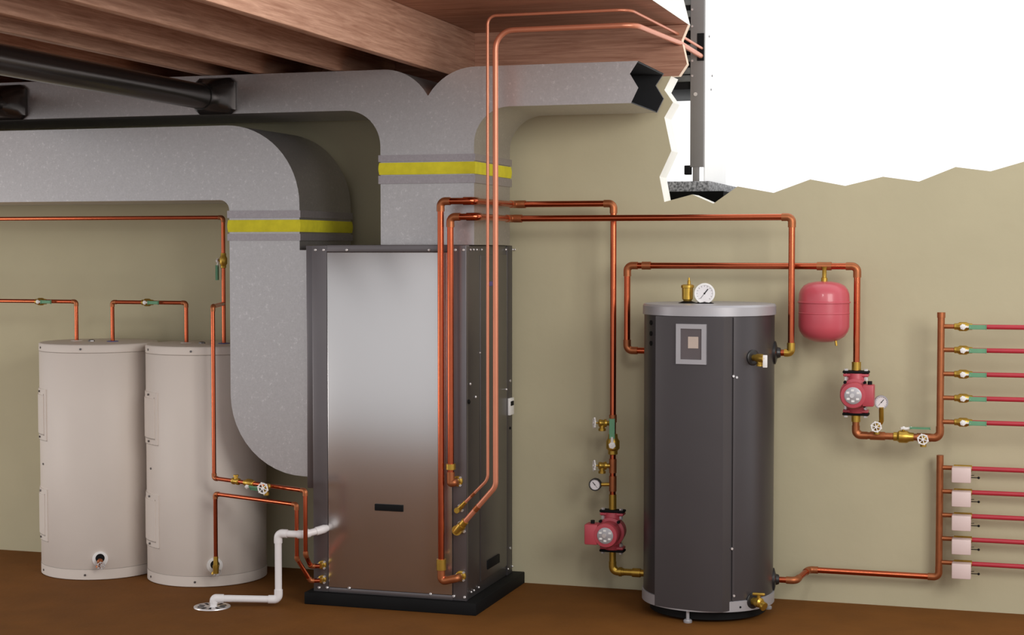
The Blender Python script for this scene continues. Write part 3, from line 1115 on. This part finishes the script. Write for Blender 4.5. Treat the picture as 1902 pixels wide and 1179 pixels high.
def white_tank(c, label, cov):
    root = empty('water_tank', (c[0], c[1], 0), label, 'water tank', 'white water storage tanks')
    H = ZTK
    MB().lathe([(.0, TKR - .006), (.004, TKR), (.048, TKR), (.050, TKR - .0025), (.052, TKR - .001), (H - .040, TKR - .001), (H - .038, TKR - .003), (H - .036, TKR), (H - .006, TKR), (H - .001, TKR - .004), (H, TKR - .008)],
               (c[0], c[1], 0), (0, 0, 1), 96).build('jacket', 'tank', root, 50)
    m = MB()
    m.ring((c[0], c[1], H - .038), (0, 0, 1), TKR - .0008, .0011, 96, 6)
    m.ring((c[0], c[1], .050), (0, 0, 1), TKR - .0008, .0011, 96, 6)
    m.build('seam', 'tankline', root)
    # access covers on the left side
    for z0, z1 in ((.632, .868), (.165, .405)):
        a0, a1 = math.radians(200), math.radians(cov)
        m = MB()
        cpanel(m, c, a0, a1, TKR - .003, TKR + .003, z0, z1)
        cpanel(m, c, a0 + .03, a1 - .075, TKR - .003, TKR + .006, z0 + .028, z1 - .028)
        ap = m.build('access_cover', 'tank', root, 30)
        m = MB()
        cpanel(m, c, a1 - .088, a1 - .076, TKR, TKR + .0046, z0 + .022, z1 - .022, 1)
        cpanel(m, c, a0 + .03, a1 - .076, TKR, TKR + .0046, z0 + .022, z0 + .027, 6)
        cpanel(m, c, a0, a1 + .006, TKR, TKR + .003, z0 - .003, z0 + .001, 6)
        m.build('cover_crease', 'tankline', ap)
        for z in (z0 + .012, z1 - .012):
            a = math.radians(cov - 16)
            p = cylpt(c, a, TKR + .004, z)
            MB().cyl(p, cylpt(c, a, TKR + .009, z), .005, seg=10).build('screw', 'sidesteel', ap)
    for a, z in ((228, H - .020), (284, H - .020), (230, .025), (286, .025), (232, .52)):
        a = math.radians(a)
        MB().cyl(cylpt(c, a, TKR - .002, z), cylpt(c, a, TKR + .003, z), .005, seg=10).build('screw', 'sidesteel', root)
    return root


t1 = white_tank(T1, 'white cylindrical water tank, the left of the two, standing by the olive wall', 241)
t2 = white_tank(T2, 'white cylindrical water tank, the right of the two, partly behind the return duct', 246)
for root, c, xa2, xb2, u in ((t1, T1, xs[0], xs[1], 174), (t2, T2, xs[2], xs[3], 379)):
    MB().lathe([(0, .028), (.004, .026), (.005, .014)], (xa2, YT, ZTK - .001), (0, 0, 1), 24).build('pipe_collar', 'tank', root)
    MB().lathe([(0, .028), (.004, .026), (.005, .014)], (xb2, YT, ZTK - .001), (0, 0, 1), 24).build('pipe_collar', 'blue', root)
    MB().lathe([(0, .016), (.007, .015), (.010, .010)], (at(u, 628, YT).x, YT - .02, ZTK - .001), (0, 0, 1), 6).build('plug', 'sidesteel', root)
# drain bibs on the tanks
for root, u, v, big in ((t1, 186, 1038, 0), (t2, 399, 1050, 1)):
    c = T1 if not big else T2
    q = at(u, v, 6.5)
    for it in range(5):
        dx = q.x - c[0]
        yy = c[1] - math.sqrt(TKR ** 2 - dx ** 2)
        q = at(u, v, yy)
    n = V((q.x - c[0], yy - c[1], 0)).normalized()
    p = V((q.x, yy, q.z))
    MB().lathe([(-.006, .036), (.004, .035), (.006, .026), (.0062, .02)], p, n, 28).build('drain_ring', 'white', root)
    MB().lathe([(.002, .021), (.009, .020)], p + V((0, 0, .005)), n, 20).build('drain_hole', 'blackm', root)
    m = MB()
    p = p + V((0, 0, -.006))
    m.lathe([(.004, .009), (.018, .009), (.020, .013), (.034, .013), (.040, .008)], p, n, 16)
    m.lathe([(0, .008), (.02, .008), (.021, .011), (.030, .011)], p + n * .028, V((-.25, -.2, -.9)), 14)
    if big:
        j = V((dvx.x, YV, p.z + .004))
        m.tube([p + n * .02, j], .010, 14)
        tz = at(400, 1033, YV).z - j.z
        m.lathe([(-.012, .012), (.008, .013), (.016, .0145), (.024, .0145), (.026, .0115), (tz, .0105)], j, (0, 0, 1), 14)
    b_ = m.build('drain_bib', 'brass' if big else 'copfit', root)
    m = MB()
    wheel(m, p + n * .046 + V((.006, 0, -.016)), n, .015)
    m.build('handwheel', 'chrome', b_)

# ================================================================= DARK TANK
dt = empty('buffer_tank', (TCX, TCY, 0), 'dark charcoal cylindrical buffer tank with silver top rim standing by the wall', 'water tank')
ZR = .050
MB().lathe([(.012, TR - .03), (.05, TR - .03)], (TCX, TCY, 0), (0, 0, 1), 64).build('base_plinth', 'blackm', dt)
MB().lathe([(ZR, TR - .012), (ZR, TR + .004), (.092, TR + .004), (.093, TR)], (TCX, TCY, 0), (0, 0, 1), 96).build('base_ring', 'silver', dt)
MB().lathe([(.085, TR - .002), (1.246, TR - .002)], (TCX, TCY, 0), (0, 0, 1), 96).build('jacket', 'tankshell', dt)
MB().lathe([(1.245, TR - .004), (1.245, TR + .004), (1.280, TR + .004), (1.288, TR - .001), (1.290, TR - .02)], (TCX, TCY, 0), (0, 0, 1), 96).build('top_cap', 'silver', dt, 25)
c2 = (TCX, TCY)


def angof(u, r=TR):
    """angle on the tank seen at photo column u"""
    best = None
    for k in range(1700, 3800):
        a = math.radians(k / 10)
        p = cylpt(c2, a, r, .7)
        d = p - CAM
        w_ = d.dot(FW)
        uu = 951 + FPX * d.dot(RT) / w_
        nrm = V((math.cos(a), math.sin(a), 0))
        if nrm.dot(d) > 0:
            continue
        if best is None or abs(uu - u) < best[0]:
            best = (abs(uu - u), a)
    return best[1]


aL, aM, aR = angof(1217, TR + .020), angof(1343, TR + .026), angof(1361)
# flat-faced front cover
pL = cylpt(c2, aL, TR - .002, 0)
pR = cylpt(c2, aR, TR - .002, 0)
pL2 = cylpt(c2, aL, TR + .020, 0)
pM2 = cylpt(c2, aM, TR + .026, 0)
chord = (pM2 - pL2)
nrm = V((chord.y, -chord.x, 0)).normalized()
if nrm.y > 0:
    nrm = -nrm
face = []
for k in range(17):
    t = k / 16
    face.append(pL2 + chord * t + nrm * (.020 * (1 - (2 * t - 1) ** 2)))
cover = [pL] + face + [pR]
back = [cylpt(c2, aR + (aL - aR) * k / 8, TR - .02, 0) for k in range(9)]
pl = [(p.x, p.y) for p in cover + back]
cv = MB().prism(pl, .056, 1.243, axis=2).build('front_cover', 'tankdark', dt, 30)
# seam strip right of the cover
m = MB()
cpanel(m, c2, aR, aR + .035, TR - .004, TR + .003, .095, 1.240, 3)
m.build('cover_seam', 'tankdark', dt)


def cover_pt(u, v, off=0.0):
    """where the view ray of (u, v) meets the cover face"""
    d = _ray(u, v)
    best = None
    for a, b in zip(face, face[1:]):
        den = d.x * (b.y - a.y) - d.y * (b.x - a.x)
        s = ((a.x - CAM.x) * (b.y - a.y) - (a.y - CAM.y) * (b.x - a.x)) / den
        P_ = CAM + d * s
        t = (V((P_.x, P_.y)) - V((a.x, a.y))).dot(V((b.x - a.x, b.y - a.y))) / ((b.x - a.x) ** 2 + (b.y - a.y) ** 2)
        if -.02 <= t <= 1.02:
            best = P_
            break
    return best


pa, pb = cover_pt(1258, 601), cover_pt(1312, 677)
ex_ = (V((pb.x - pa.x, pb.y - pa.y, 0))).normalized()
nn = V((ex_.y, -ex_.x, 0))
if nn.y > 0:
    nn = -nn


def cov_box(u0, v0, u1, v1, d0, d1, name, mt, parent, hole=None):
    a, b = cover_pt(u0, v0), cover_pt(u1, v1)
    a0 = pa + ex_ * (a - pa).dot(ex_)
    w_ = (b - a).dot(ex_)
    m = MB()
    def P(x, z, d):
        q = a0 + ex_ * x + nn * d
        return V((q.x, q.y, z))
    def bx(x0, x1, z0, z1):
        vs = [m.b.verts.new(P(x, z, d)) for d in (d0, d1) for x, z in ((x0, z0), (x1, z0), (x1, z1), (x0, z1))]
        for f in ((0, 1, 2, 3), (4, 5, 6, 7), (0, 1, 5, 4), (1, 2, 6, 5), (2, 3, 7, 6), (3, 0, 4, 7)):
            m.face([vs[i] for i in f])
    za, zb2 = a.z, b.z
    if hole:
        h = hole
        bx(0, w_, za - h, za)
        bx(0, w_, zb2, zb2 + h)
        bx(0, h, zb2 + h, za - h)
        bx(w_ - h, w_, zb2 + h, za - h)
    else:
        bx(0, w_, zb2, za)
    return m.build(name, mt, parent)


fr = cov_box(1257, 601, 1312.5, 677, -.012, .010, 'display_frame', 'silver', dt, hole=.019)
sc_ = cov_box(1265, 609, 1304, 669, -.012, .005, 'display_panel', 'screen', dt)
cov_box(1278.5, 625, 1297.5, 647, .004, .0075, 'display_screen', 'beige', sc_)
for u, v in ((1361, 699), (1367, 701.5), (1360, 1020), (1364, 1108)):
    a = angof(u)
    z = at(u, v, TCY - .25).z
    MB().cyl(cylpt(c2, a, TR - .002, z), cylpt(c2, a, TR + .006, z), .005, seg=10).build('screw', 'chrome', dt)
a = angof(1376)
MB().cyl(cylpt(c2, a, TR, .068), cylpt(c2, a, TR + .0055, .068), .0045, seg=10).build('ring_hole', 'blackm', dt)
for v in (598, 618, 636):
    a = angof(1208)
    z = at(1208, v, TCY - .12).z
    MB().cyl(cylpt(c2, a, TR - .004, z), cylpt(c2, a, TR + .001, z), .010, seg=14).build('knockout', 'blackm', dt)
# adjustable feet
for a in (262, 22, 142):
    a = math.radians(a)
    p = cylpt(c2, a, TR - .016, 0)
    MB().lathe([(0, .017), (.008, .018), (.013, .014), (.015, .007), (.055, .007)], p, (0, 0, 1), 18).build('levelling_foot', 'silver', dt)


# side ports
def side_port(y, z, sgn, name='port_flange', mt='black', R=.046, t=.012):
    x = TCX + sgn * math.sqrt(TR ** 2 - (y - TCY) ** 2)
    n = V((x - TCX, y - TCY, 0)).normalized()
    MB().lathe([(-.014, R * .98), (.003, R), (.006, R * .85), (.010, R * .5), (.022, R * .42), (.024, R * .35)], (x, y, z), n, 32).build(name, mt, dt)


side_port(YBp, zPort, 1, R=.048)
side_port(tyy, zH, 1, R=.048)
side_port(YC, zCp, -1, R=.034)
side_port(YA, zE, -1, R=.034)


def tank_ring(u, v, R=.030):
    a = angof(u)
    yy = TCY + TR * math.sin(a)
    q = at(u, v, yy)
    p = cylpt(c2, a, TR, q.z)
    n = V((math.cos(a), math.sin(a), 0))
    MB().lathe([(-.006, R), (.002, R), (.004, R * .9), (.0045, R * .6)], p, n, 28).build('port_ring', 'black', dt)
    return p, n


p, n = tank_ring(1398, 664, .032)
rv = empty('relief_valve', p, 'brass relief valve with white lever on the upper right of the dark tank', 'valve')
m = MB()
m.lathe([(.003, .013), (.020, .013), (.024, .017), (.050, .018), (.060, .015), (.066, .013)], p, n, 20)
m.lathe([(0, .012), (.022, .012), (.024, .014), (.032, .014)], p + n * .040, (0, 0, -1), 16)
m.build('body', 'brass', rv)
q = p + n * .070
s_ = n.cross(V((0, 0, 1)))
m = MB()
m.cyl(p + n * .062, p + n * .070, .006)
m.build('spindle', 'copfit', rv)
m = MB().box((q.x - .009, q.y - .004, q.z - .036), (q.x + .009, q.y + .004, q.z + .014), .002)
m.build('test_lever', 'white', rv)

p, n = tank_ring(1400, 1116, .034)
dv = empty('drain_cock', p, 'brass drain cock low on the right of the dark tank', 'valve')
m = MB()
m.lathe([(.003, .016), (.022, .016), (.026, .020), (.046, .020), (.052, .012)], p, n, 20)
o2 = V((.75, -.5, -.35))
m.lathe([(0, .014), (.022, .014), (.024, .018), (.036, .018), (.037, .012)], p + n * .032, o2, 18)
m.build('body', 'brass', dv)
m = MB()
m.cyl(p + n * .034, p + n * .034 + V((0, 0, .030)), .008)
m.box(p + n * .034 + V((-.026, -.007, .028)), p + n * .034 + V((.026, .007, .040)), .005)
m.build('tee_handle', 'brass', dv)

# air vent and thermometer on top
g = at(1277, 560, 6.70)
zt2 = 1.289
for x, nm in ((at(1277, 560, 6.70).x, 'a'), (at(1309, 560, 6.68).x, 'b')):
    MB().lathe([(0, .040), (.004, .038), (.010, .022), (.013, .014)], (x, 6.70 if nm == 'a' else 6.68, zt2 - .002), (0, 0, 1), 28).build('grommet', 'blackm', dt)
av = empty('air_vent', (g.x, 6.70, zt2 + .012), 'squat brass air vent standing on top of the dark tank left of the gauge', 'valve')
zz = at(1277, 561, 6.70).z
MB().lathe([(-.006, .012), (.002, .012), (.004, .017), (.010, .019), (.012, .0225), (.058, .0235), (.060, .027), (.070, .027), (.074, .018)], (g.x, 6.70, zz), (0, 0, 1), 28).build('body', 'brass', av)
MB().lathe([(.072, .007), (.088, .007), (.090, .0045), (.102, .004)], (g.x + .006, 6.70, zz), (0, 0, 1), 14).build('vent_nozzle', 'brass', av)
gg = at(1308.5, 545, 6.66)
gauge(gg, V((.16, -1, .0)), .0430, 'large round white-faced gauge standing on top of the dark tank', 'white',
      [V((gg.x, gg.y + .02, zt2 + .006)), V((gg.x, gg.y + .02, gg.z - .02))], 'round dial gauges', needle=52, sr=.008)

# ================================================================= PVC DRAIN
pz0 = at(603, 982, UY0 - .02)
yp = 6.27
pts = [V((pz0.x, UY0 + .002, pz0.z)), V((pz0.x - .004, UY0 - .045, pz0.z)), at(566, 989, yp + .01), at(518, 990, yp)]
zl = .030
xv3 = at(517, 1050, yp).x
pts[3] = V((xv3, yp, pts[3].z))
pts[2] = V((pts[2].x, yp, pts[3].z))
dr = atz(394, 1127, 0)
pts += [V((xv3, yp, zl)), V((dr.x + .010, dr.y, zl + .008)), V((dr.x + .006, dr.y, .001))]
run('drain_pipe', 'white plastic pipe stepping down from the heat pump to the floor drain', 'pipe', pts, .0150, 'pvc', .028, 'pvc', grow=1.2, stub=.014)
m = MB()
m.lathe([(.0005, .078), (.004, .077), (.0055, .070), (.0035, .066), (.0035, .001)], (dr.x, dr.y, 0), (0, 0, 1), 40)
fd = m.build('floor_drain', 'chrome')
tag(fd, 'round white metal drain grate set in the brown floor', 'drain')
m = MB()
for k in range(10):
    a = 2 * PI * k / 10
    d = V((math.cos(a), math.sin(a), 0))
    s_ = V((-d.y, d.x, 0))
    c = V((dr.x, dr.y, .0040))
    vs = [m.b.verts.new(c + d * r_ + s_ * w_ + V((0, 0, h_))) for h_ in (0, .001) for r_, w_ in ((.034, -.003), (.060, -.006), (.060, .006), (.034, .003))]
    for f in ((0, 1, 2, 3), (4, 5, 6, 7), (0, 1, 5, 4), (1, 2, 6, 5), (2, 3, 7, 6), (3, 0, 4, 7)):
        m.face([vs[i] for i in f])
m.build('grate_slots', 'blackm', fd)

# ================================================================= OUTDOOR UNIT
YO = 7.50
ox = at(1307, 200, YO).x
oxl = at(1282, 200, YO).x
zbt = at(1290, 322, YO).z
padz = at(1280, 336, YO - .05).z
ac = empty('outdoor_unit', (ox - .3, YO + .3, padz), 'tall outdoor unit beyond the broken wall, grey corner post and white side', 'air conditioner')
ZO = 3.1
MB().box((oxl, YO, zbt + .03), (ox, YO + .03, ZO), .002).build('corner_post', 'acpost', ac)
MB().box((oxl - .62, YO + .02, at(1270, 166, YO + .02).z), (ox - .01, YO + .62, ZO), .004).build('coil_core', 'blackm', ac)
MB().box((ox - .004, YO + .03, at(1310, 330, YO + .03).z - .02), (ox + .002, YO + .60, ZO), .001).build('side_panel', 'acwhite', ac)
zlv = [at(1272, v, YO).z for v in (150, 136, 113, 93, 55, 30, 8, -15, -38)]
for z in zlv:
    MB().box((oxl - .60, YO + .004, z - .004), (oxl + .002, YO + .022, z + .026), .002).build('louver', 'coil', ac)
p = at(1272, 318, YO)
MB().box((oxl - .028, YO + .004, zbt - .005), (oxl + .004, YO + .03, zbt + .038), .003).build('foot_bracket', 'blackm', ac)
MB().box((oxl + .012, YO + .002, padz), (oxl + .040, YO + .03, zbt + .04), .003).build('leg', 'acpost', ac)
for v in (18, 49, 113, 141, 175):
    q = at(1286 if v < 170 else 1292, v, YO)
    MB().cyl((q.x, YO - .005, q.z), (q.x, YO + .001, q.z), .005 if v < 170 else .009, seg=12).build('screw', 'chrome', ac)
q = at(1296, 72, YO)
MB().box((q.x - .002, YO - .004, at(1296, 113, YO).z), (ox + .001, YO + .001, at(1296, 62, YO).z)).build('valve_recess', 'blackm', ac)
for v, du in ((160, 18), (133, 24), (62, 4)):
    q = at(1307, v, YO)
    yy = YO + .10 + du * .004
    MB().cyl((ox + .001, yy, q.z), (ox + .005, yy, q.z), .005, seg=10).build('panel_screw', 'sidesteel', ac)

padzb = at(1280, 357, YO - .05).z
xp = at(1318, 345, YO - .05).x
pd = MB().box((xp - .75, YO - .05, padzb), (xp, YO + .75, padz - .001), .004).build('concrete_pad', 'concrete')
tag(pd, 'speckled grey pad under the outdoor condenser beyond the broken wall', 'pad')
so = MB().box((xp - .80, YO - .20, padzb - .16), (xp + .09, YO + .80, padzb - .001)).build('pad_shade_slab', 'shade_slab')  # black slab added under the pad; its colour stands for the shaded underside
tag(so, 'black slab added as the shaded underside of the speckled pad outside the wall', 'shade_slab')

# ================================================================= LIGHT
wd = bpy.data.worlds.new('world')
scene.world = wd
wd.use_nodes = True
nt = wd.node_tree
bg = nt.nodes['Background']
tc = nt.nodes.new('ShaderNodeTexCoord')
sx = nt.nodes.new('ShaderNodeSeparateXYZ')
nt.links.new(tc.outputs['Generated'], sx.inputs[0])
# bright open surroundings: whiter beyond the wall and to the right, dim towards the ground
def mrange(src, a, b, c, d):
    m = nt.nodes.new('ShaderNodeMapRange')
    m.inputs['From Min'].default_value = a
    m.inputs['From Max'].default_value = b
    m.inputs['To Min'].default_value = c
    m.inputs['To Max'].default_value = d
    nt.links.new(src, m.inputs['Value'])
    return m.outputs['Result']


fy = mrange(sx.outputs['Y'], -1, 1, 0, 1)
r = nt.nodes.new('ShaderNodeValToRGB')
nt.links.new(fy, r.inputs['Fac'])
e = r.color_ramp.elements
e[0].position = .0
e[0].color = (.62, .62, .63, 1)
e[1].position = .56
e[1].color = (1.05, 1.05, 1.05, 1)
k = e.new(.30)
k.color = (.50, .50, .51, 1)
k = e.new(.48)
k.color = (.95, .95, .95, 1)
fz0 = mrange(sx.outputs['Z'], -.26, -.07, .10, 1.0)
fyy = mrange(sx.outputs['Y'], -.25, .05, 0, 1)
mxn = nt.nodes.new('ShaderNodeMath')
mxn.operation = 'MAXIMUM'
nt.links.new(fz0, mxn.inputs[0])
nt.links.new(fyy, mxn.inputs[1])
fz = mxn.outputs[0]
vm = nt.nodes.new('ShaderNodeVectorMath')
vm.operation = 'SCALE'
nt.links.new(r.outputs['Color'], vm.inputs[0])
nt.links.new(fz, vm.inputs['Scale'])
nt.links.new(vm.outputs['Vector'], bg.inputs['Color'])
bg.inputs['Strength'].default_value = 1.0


def area(name, loc, target, size, power, color=(1, 1, 1), sy=None):
    ld = bpy.data.lights.new(name, 'AREA')
    ld.energy = power
    ld.color = color
    ld.size = size
    if sy:
        ld.shape = 'RECTANGLE'
        ld.size_y = sy
    o = bpy.data.objects.new(name, ld)
    C.objects.link(o)
    o.location = loc
    o.rotation_euler = (V(target) - V(loc)).to_track_quat('-Z', 'Y').to_euler()
    return o


area('key_lamp_left', (-6.4, 4.6, .75), (-4.2, 7, .9), 1.0, 14, (1, .97, .93))
area('key_lamp_right', (1.6, 3.3, 2.3), (-1.4, 7, 1.6), 1.6, 60, (1, .97, .92))

area('joist_fill', (-.7, 3.8, 2.36), (-2.6, 5.0, 2.36), .45, 13, (1, .97, .93))  # unseen fill light added to brighten the rightmost joist

vs = scene.view_settings
vs.view_transform = 'Standard'
vs.look = 'None'
vs.exposure = 0.38
vs.gamma = 1
vs.use_curve_mapping = False
